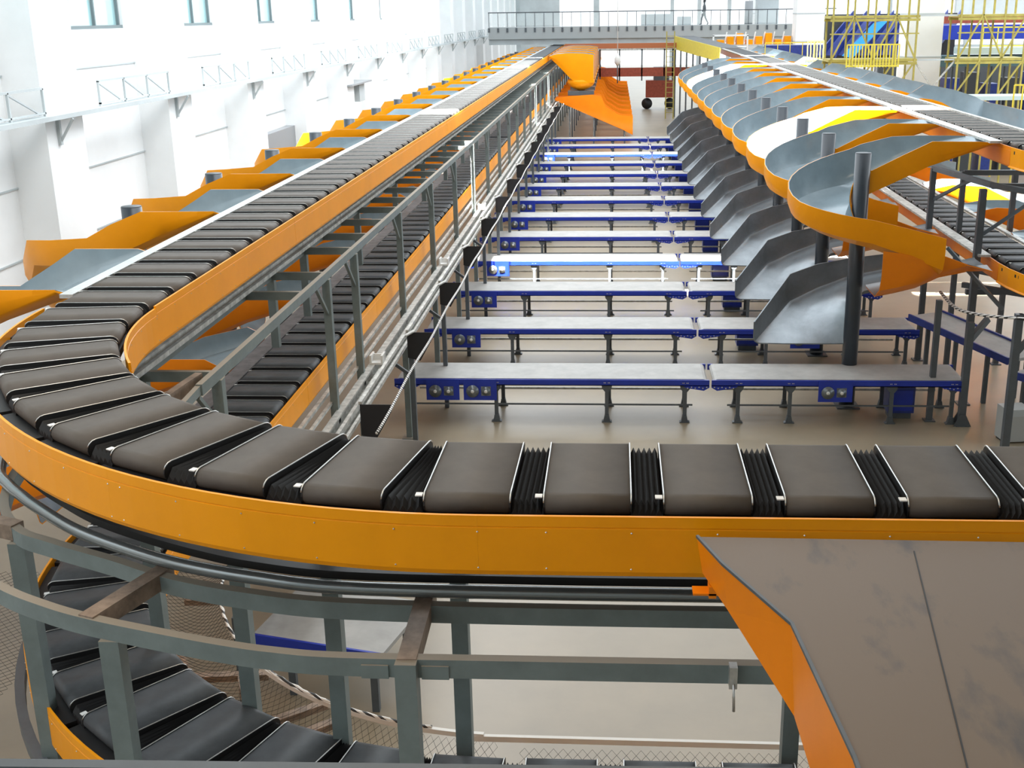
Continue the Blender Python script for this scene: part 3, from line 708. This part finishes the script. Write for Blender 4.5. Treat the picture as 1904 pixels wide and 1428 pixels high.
# ------------------------------------------------------------------ frame posts of the right loop
t = thing('right_loop_frame', 'dark grey post and beam frame holding the right sorter bend', 'support frame')
def post(x, y, z1, w_=.1, foot=False, z0=0):
    m = MB(); m.box(x-w_/2, x+w_/2, y-w_/2, y+w_/2, z0, z1)
    if foot:
        for s_ in (-1, 1): m.prism([(x-.16, 0), (x+.16, 0), (x+.05, .22), (x-.05, .22)], y+s_*.09-.01, y+s_*.09+.01, Matrix(((1, 0, 0, 0), (0, 0, 1, 0), (0, 1, 0, 0), (0, 0, 0, 1))))
    m.box(x-w_, x+w_, y-w_, y+w_, z0, z0+.02); m.build('post', darksteel, t)
post(6.38, 20.66, 1.95, .12, True); post(6.60, 18.9, 2.55, .12)
post(6.75, 21.9, 4.15, .12); post(6.62, 24.9, 4.15, .11); post(7.1, 24.4, 4.15, .10); post(5.86, 20.9, 2.3, .1); post(7.7, 21.3, 4.15, .12); post(8.4, 20.1, 4.0, .12); post(8.2, 24.6, 4.1, .1)
for a, b2 in (((6.62, 24.9, 4.15), (7.06, 22.4, 4.15)), ((7.06, 22.4, 4.15), (7.75, 20.9, 4.15)), ((7.75, 20.9, 4.15), (8.9, 19.5, 4.15)), ((7.06, 22.4, 4.13), (8.6, 22.4, 4.13)), ((7.1, 24.4, 4.12), (8.4, 24.4, 4.12)),
              ((6.75, 22.6, 2.2), (8.6, 20.9, 2.2)), ((6.6, 25, 2.2), (8.6, 22.2, 2.2)), ((6.7, 22.2, 2.15), (8.9, 22.2, 2.15)), ((6.38, 20.66, 1.6), (6.75, 20.9, 1.95)), ((6.6, 18.9, 2.5), (7.6, 18.7, 2.5)), ((6.62, 18.9, 1.9), (7.0, 18.8, 2.45))):
    MB().beam(a, b2, .09, .1).build('beam', darksteel, t)
for a, b2 in (((6.66, 24.9, 3.5), (7.05, 23.6, 4.1)), ((6.8, 21.9, 3.3), (7.5, 21.2, 4.1)), ((6.0, 21.2, 3.2), (6.9, 20.6, 2.2))): MB().beam(a, b2, .06).build('brace', darksteel, t)
rr_ = smooth([(5.86, 20.9, 2.45), (6.0, 20.3, 2.3), (6.25, 19.6, 2.35), (6.6, 18.8, 2.5), (7.3, 18.2, 2.55)], 14)
tag(MB().tube(rr_, .028, 6).build('net_rope', ropem), 'thick black and white braided rope sagging at the right edge', 'rope')
# spiral outlets of the lower right tier seen beyond the belts
spx = thing('lower_side_chute', 'x', 'chute')
st = [((0, 0, 2.92), (0, 1), 1.0, .02, .05), ((.5, 0, 2.75), (0, 1), 1.0, .3, .32), ((1.3, 0, 2.45), (0, 1), 1.05, .55, .6), ((2.2, 0, 2.0), (0, 1), 1.1, .55, .7), ((2.9, -.1, 1.7), (0, 1), 1.2, .4, .9)]
trough(st, spx, liner, orange2)
for k in range(6): place(spx, (8.0, 22.9+3.6*k, .02), 0, 'orange side chute beyond the lower right belts, %s to the viewer' % nth(k), 'side chutes of the lower right tier')

# ------------------------------------------------------------------ things on the left wall
t = thing('wall_cable_tray', 'long pale cable tray bracketed along the white left wall', 'cable tray')
MB().box(-10.28, -9.98, 6, 120, 5.6, 5.68).build('tray', greywall, t)
for k in range(16):
    y = Y0+k*BAY+4.6+BAY; o = MB(); o.box(-10.3, -10.24, y-.04, y+.04, 5.1, 5.6); o.beam((-10.27, y, 5.15), (-9.98, y, 5.58), .04); o.build('bracket', greywall, t)
for k in range(16):
    y = Y0+k*BAY+6+.2; m = MB(); m.box(-10.16, -10.12, y, y+3.8, 6.14, 6.18); m.box(-10.16, -10.12, y, y+3.8, 5.72, 5.75)
    for q in range(4): m.box(-10.16, -10.12, y+q*1.25, y+q*1.25+.04, 5.68, 6.16)
    for q in range(3): m.beam((-10.14, y+q*1.25, 6.14), (-10.14, y+q*1.25+1.1, 5.72), .03)
    m.build('lattice_rail', greywall, t)
m = MB(); m.box(WX+.02, WX+.3, 35.9, 39.4, 2.6, 3.85); tag(m.build('wall_duct', mat('mid_grey_duct', (.30, .31, .32), .6)), 'grey louvre box mounted low on the white left wall', 'vent')
t = thing('wall_canopy', 'small grey box under a thin canopy on the left wall', 'cabinet', (WX, 48, 0))
MB().box(.05, .7, 0, 1.0, 4.0, 4.7).build('box', greywall, t); MB().box(.02, .9, -2.2, 1.6, 4.72, 4.78).build('canopy', mat('mid_grey_duct', (.3, .31, .32)), t)
MB().tube([(.4, -2.4, 3.0), (.4, -2.4, 4.4), (.55, -2.4, 4.5)], .05, 8).build('vent_pipe', greywall, t)

# ------------------------------------------------------------------ far end
FY = 90
t = thing('footbridge', 'grey footbridge spanning the far end of the hall', 'footbridge')
MB().box(-9.4, 16, FY, FY+2.6, 5.5, 6.35).build('deck_beam', mat('pale_concrete', (.40, .42, .42), .7), t)
MB().box(-9.4, 16, FY+.2, FY+2.4, 5.1, 5.5).build('soffit', greywall, t)
hr = MB()
hr.box(-9.4, 16, FY+.02, FY+.06, 7.35, 7.42); hr.build('hand_rail', darksteel, t)
for k in range(38):
    x = -9.35+.68*k; m = MB(); m.box(x-.02, x+.02, FY+.01, FY+.05, 6.2, 7.4) ; m.box(x-.07, x+.07, FY-.05, FY+.03, 6.0, 6.3); m.build('baluster', darksteel, t)
MB().box(-9.4, 16, FY+.03, FY+.045, 6.45, 7.3).build('glass_panel', glassm, t)
t = thing('crossover_gantry', 'rust red gantry beams crossing below the footbridge', 'gantry')
MB().box(-3.6, 5.6, FY-3, FY-2.6, 4.85, 5.2).build('upper_beam', mat('faded_red_orange', (.45, .14, .05), .5), t)
MB().box(-3.6, 5.6, FY-3, FY-2.6, 4.7, 4.85).build('lower_flange', alud, t)
MB().box(-1.2, 5.6, FY-3, FY-2.6, 2.9, 3.5).build('lower_beam', redm, t)
for x in (-1.1, .3, 1.9, 3.5, 4.1): MB().box(x-.05, x+.05, FY-3, FY-2.9, 2.6, 4.8).build('hanger', darksteel, t)
t = thing('hanging_lamp', 'white bulb hanging on a long rod in the far centre', 'lamp')
MB().tube([(.15, 84, 12), (.15, 84, 4.4)], .03, 6).build('rod', white, t); MB().tube([(.15, 84, 4.6), (.15, 84, 4.3), (.15, 84, 4.0), (.15, 84, 3.8)], [.06, .2, .22, .08], 12).build('bulb', white, t)
MB().tube([(.15, 84, 3.8), (.15, 84, 2.6)], .04, 6).build('stem', darksteel, t)
t = thing('yellow_side_panel', 'long yellow skirt of the infeed line in the far centre right', 'conveyor')
MB().sheet([(5.65, 66, 5.42), (4.3, 88, 5.64), (4.3, 88, 4.72), (5.65, 66, 4.68)], .05).build('skirt', yellowb, t)
MB().sheet([(5.7, 66, 5.41), (4.35, 88, 5.62), (5.6, 88, 5.62), (6.85, 66, 5.41)], .03).build('belt', belt2, t)
for k in range(7): MB().box(5.48-.205*k, 5.58-.205*k, 67+3.4*k, 67.1+3.4*k, 0, 4.74).build('leg', darksteel, t)
m = MB(); m.sheet([(4.9, 76, 3.2), (5.1, 88, 3.3), (5.1, 88, 2.3), (4.9, 76, 2.3)], .05); tag(m.build('yellow_guard', yellowb), 'small yellow guard panel below the long yellow skirt', 'guard')
t = thing('ladder', 'thin yellow ladder below the footbridge', 'ladder', (3.6, 86, 0))
for x in (0, .55): MB().box(x-.04, x+.04, 0, .08, 0, 6).build('stile', yellow, t)
for k in range(16): MB().box(0, .55, .02, .06, .4+.35*k, .44+.35*k).build('rung', yellow, t)
t = thing('far_machine', 'dark wheeled machine standing on the floor in the far centre', 'machine', (3.3, 95, 0))
MB().box(-.9, 1.2, -.5, .5, .9, 2.2).build('body', redm, t); MB().box(-.3, .9, -.4, .4, 2.2, 3.2).build('mast', darksteel, t)
for x in (-.8, 1.0): MB().tube([(x, -.2, .42), (x, .2, .42)], .42, 18).build('wheel', blk, t)
tag(MB().box(4.3, 5.4, 79, 80, 0, .55).build('floor_box', blk), 'low black box on the floor beyond the steel chutes', 'box')
for k in range(2):
    tag(MB().box((1.9, 4.6)[k], (4.3, 5.6)[k], 91.2, 91.9, 6.35, (7.15, 6.95)[k]).build('plant_unit', greywall), ('larger left' if k == 0 else 'smaller right')+' grey box unit standing on the footbridge deck', 'machine', 'box units on the footbridge')

# person walking on the footbridge
def person():
    t = thing('person', 'person in dark clothes walking on the far footbridge', 'person', (6.55, FY+1.2, 6.35), radians(90))
    sk = mat('person_dark_cloth', (.10, .11, .12), .8); skin = mat('person_skin', (.45, .28, .2), .6)
    V = [(0, 0, .92), (0, 0, 1.15), (0, 0, 1.40), (0, 0, 1.50), (0, .01, 1.62), (0, .0, 1.72),
         (.10, 0, .90), (.13, .16, .50), (.12, .22, .06), (.12, .32, .02), (-.10, 0, .90), (-.13, -.08, .50), (-.12, -.30, .10), (-.12, -.20, .02),
         (.19, 0, 1.40), (.25, -.06, 1.14), (.24, .06, .90), (-.19, 0, 1.40), (-.25, .06, 1.14), (-.24, .16, .92)]
    E_ = [(0, 1), (1, 2), (2, 3), (3, 4), (4, 5), (0, 6), (6, 7), (7, 8), (8, 9), (0, 10), (10, 11), (11, 12), (12, 13), (2, 14), (14, 15), (15, 16), (2, 17), (17, 18), (18, 19)]
    Rr = [.15, .15, .16, .06, .10, .08, .10, .07, .05, .04, .10, .07, .05, .04, .07, .05, .04, .07, .05, .04]
    me = bpy.data.meshes.new('body'); me.from_pydata(V, E_, []); me.materials.append(sk)
    o = bpy.data.objects.new('body', me); C.objects.link(o); o.parent = t
    md = o.modifiers.new('skin', 'SKIN'); 
    if not me.skin_vertices: me.attributes  # created by the modifier
    bm = bmesh.new(); bm.from_mesh(me); ly = bm.verts.layers.skin.verify()
    for v, r in zip(bm.verts, Rr): v[ly].radius = (r, r); v[ly].use_root = v.index == 0
    bm.to_mesh(me); bm.free(); o.modifiers.new('sub', 'SUBSURF').levels = 1
    m = MB(); m.tube([(0, -.01, 1.64), (0, -.01, 1.70), (0, -.01, 1.76), (0, -.01, 1.79)], [.10, .11, .085, .03], 12); m.build('hair', blk, t)
person()

# scaffolding around the first column
def scaffold(x0, x1, y0, y1, lab, zs=(5.40, 7.07), nx=5):
    t = thing('scaffold_tower', lab, 'scaffolding')
    for i in range(nx):
        x = x0+(x1-x0)*i/(nx-1)
        for y in (y0, y1): MB().box(x-.035, x+.035, y-.035, y+.035, 0, 9.5).build('standard', yellow, t)
    for z in zs:
        MB().box(x0-.1, x1+.1, y0, y1, z-.10, z).build('deck', yellow, t)
        for y in (y0, y1): MB().box(x0-.1, x1+.1, y-.04, y+.04, z-.22, z-.12).build('ledger', yellow, t)
        MB().box(x0-.1, x1+.1, y0-.03, y0+.03, z+.95, z+1.0).build('guard_rail', yellow, t)
    for i in range(nx-1):
        a = x0+(x1-x0)*i/(nx-1); b2 = x0+(x1-x0)*(i+1)/(nx-1)
        if i % 2 == 0: MB().beam((a, y0-.04, zs[0]), (b2, y0-.04, zs[1]), .06).build('diagonal', yellow, t)
        else: MB().beam((b2, y0-.04, zs[0]), (a, y0-.04, zs[1]), .06).build('diagonal', yellow, t)
        MB().beam((a, y0-.04, 4.0), (b2, y0-.04, zs[0]-.1), .06).build('diagonal', yellow, t)
    return t
scaffold(8.65, 11.95, 49.2, 50.7, 'yellow scaffolding with plank decks left of the big white column')
scaffold(13.65, 16.2, 49.2, 50.7, 'yellow scaffolding with plank decks right of the big white column', nx=4)
t = thing('scaffold_tie', 'thin grey bars strapping the scaffolding across the white column', 'scaffolding')
for z in (5.35, 7.05): MB().box(11.95, 13.65, 49.3, 49.37, z-.03, z+.03).build('tie_bar', greywall, t)
MB().beam((11.95, 49.3, 5.35), (12.8, 49.3, 4.2), .06).build('brace', alud, t); MB().beam((13.6, 49.3, 5.35), (12.6, 49.3, 4.1), .06).build('brace', alud, t)
# yellow picket fences
def fence(x0, x1, y, z, lab, n_=16, h=.9, y1=None):
    t = thing('picket_guard', lab, 'fence'); y1 = y if y1 is None else y1
    for zz in (z+.05, z+h): MB().beam((x0, y, zz), (x1, y1, zz), .05).build('rail', yellowb, t)
    for k in range(n_):
        f = k/(n_-1); MB().box(x0+(x1-x0)*f-.02, x0+(x1-x0)*f+.02, y+(y1-y)*f-.02, y+(y1-y)*f+.02, z, z+h).build('picket', yellowb, t)
fence(9.0, 11.0, 47.8, 5.15, 'bright yellow picket guard behind the left scaffolding', 18, .85)
fence(8.6, 9.3, 55, 5.1, 'small yellow guard left of the long picket guard', 6, .9)
fence(15.5, 21, 52.4, 5.72, 'yellow handrail on the upper right platform', 10, .8)
fence(13.0, 14.1, 40, 4.0, 'yellow handrail climbing at the right edge', 5, .9)
fence(8.3, 12.4, 68, 4.7, 'pale yellow handrail in front of the navy conveyor', 7, .9)
# blue machinery
t = thing('blue_chute_bank', 'bank of dark blue inclined chutes behind the scaffolding', 'chute bank')
for k in range(9):
    x = 9.4+.62*k; MB().sheet([(x+1.7, 58, 6.95), (x+.0, 56, 5.2), (x+.12, 56, 5.75), (x+1.7, 58, 7.25)], .05).build('chute_wall', bluem, t)
MB().sheet([(10.9, 58.3, 6.9), (9.2, 56.2, 5.3), (14.5, 56.2, 5.3), (16.2, 58.3, 6.9)], .04).build('chute_floor', bluem, t)
MB().box(9.9, 16, 58.4, 58.6, 5.0, 7.1).build('back_panel', rubt, t)
tag(MB().sheet([(11.7, 56.3, 6.7), (10.3, 55.9, 5.3), (10.8, 55.9, 5.2), (12.4, 56.3, 6.85)], .04).build('blue_tarpaulin', bluel), 'bright sky blue sheet draped over the dark blue chutes', 'tarpaulin')
tag(MB().box(8.6, 13.2, 70, 71, 3.9, 5.4).build('navy_conveyor_side', bluem), 'long navy conveyor side behind the grey chute humps', 'conveyor')
t = thing('orange_machine_deck', 'row of orange machines on the far mezzanine right of the footbridge', 'machine row')
MB().box(6.5, 12.5, 80, 84, 5.12, 5.2).build('deck', alud, t)
for x in (6.6, 8.6, 12.4): MB().box(x-.06, x+.06, 80, 80.12, 0, 5.12).build('deck_leg', darksteel, t)
for k in range(9):
    x = 6.7+.62*k; MB().box(x, x+.42, 80.3, 81.3, 5.2, 5.5+.2*(k % 3)).build('orange_hood', orange, t)
    MB().beam((x+.45, 80.5, 5.2), (x+.6, 80.5, 6.0), .07).build('upright', white, t)
MB().box(6.3, 8.6, 79.5, 79.6, 5.75, 5.85).build('white_rail', white, t); MB().box(6.3, 6.4, 79.5, 79.6, 0, 5.8).build('white_leg', white, t); MB().box(8.5, 8.6, 79.5, 79.6, 0, 5.8).build('white_leg', white, t)
# machinery right of the column
t = thing('right_mezzanine', 'crowded mezzanine with blue and green conveyors behind the right scaffolding', 'mezzanine')
MB().box(13.7, 24, 54, 55, 6.0, 6.6).build('blue_conveyor_side', blue, t)
MB().box(13.7, 24, 56, 57, 6.65, 6.95).build('red_conveyor_side', redm, t)
MB().box(14.5, 24, 51.8, 53, 5.45, 5.72).build('pale_pipe_run', mat('pale_green_pipe', (.55, .65, .62), .4), t)
MB().box(13.7, 24, 52, 53, 4.95, 5.4).build('green_beam', mat('dark_green_beam', (.06, .12, .13), .5), t)
MB().box(14.0, 28, 66, 66.3, 0, 4.6).build('dark_back', rubt, t)
MB().box(18, 28, 66, 66.4, 6.9, 9.5).build('pale_panels', greywall, t)
MB().box(13.2, 16.0, 46.5, 47.8, 3.95, 4.1).build('pale_worktop', mat('pale_mint_panel', (.5, .62, .62), .4), t)
MB().box(17.6, 21, 59.8, 62, 2.95, 3.1).build('white_chute_lip', mat('mint_grey_panel', (.42, .5, .48), .5), t)
MB().box(17.8, 21, 60, 62, 0, 2.95).build('low_casing', mat('mint_grey_panel', (.42, .5, .48), .5), t)
for k in range(14):
    x = 14.0+.55*k; MB().box(x, x+.07, 53.2, 53.3, 2.3, 4.95).build('upright', darksteel if k % 3 else yellow, t)
for k in range(7):
    x = 14.2+.9*k; MB().box(x, x+.6, 56, 57, 0, 4.0+.25*(k % 3)).build('machine_body', bluem if k % 2 else rubt, t)
t = thing('tank', 'large grey tank cluster between the two far columns', 'tank')
MB().box(10.6, 12.2, 92.7, 94, 6.35, 8.2).build('tank_body', greywall, t); MB().tube([(9.9, 92, 6.35), (9.9, 92, 8.0)], .3, 14).build('stack', mat('mid_grey_duct', (.3, .31, .32)), t)
m = MB(); m.box(16, 30, 30, 55, 0, .02);
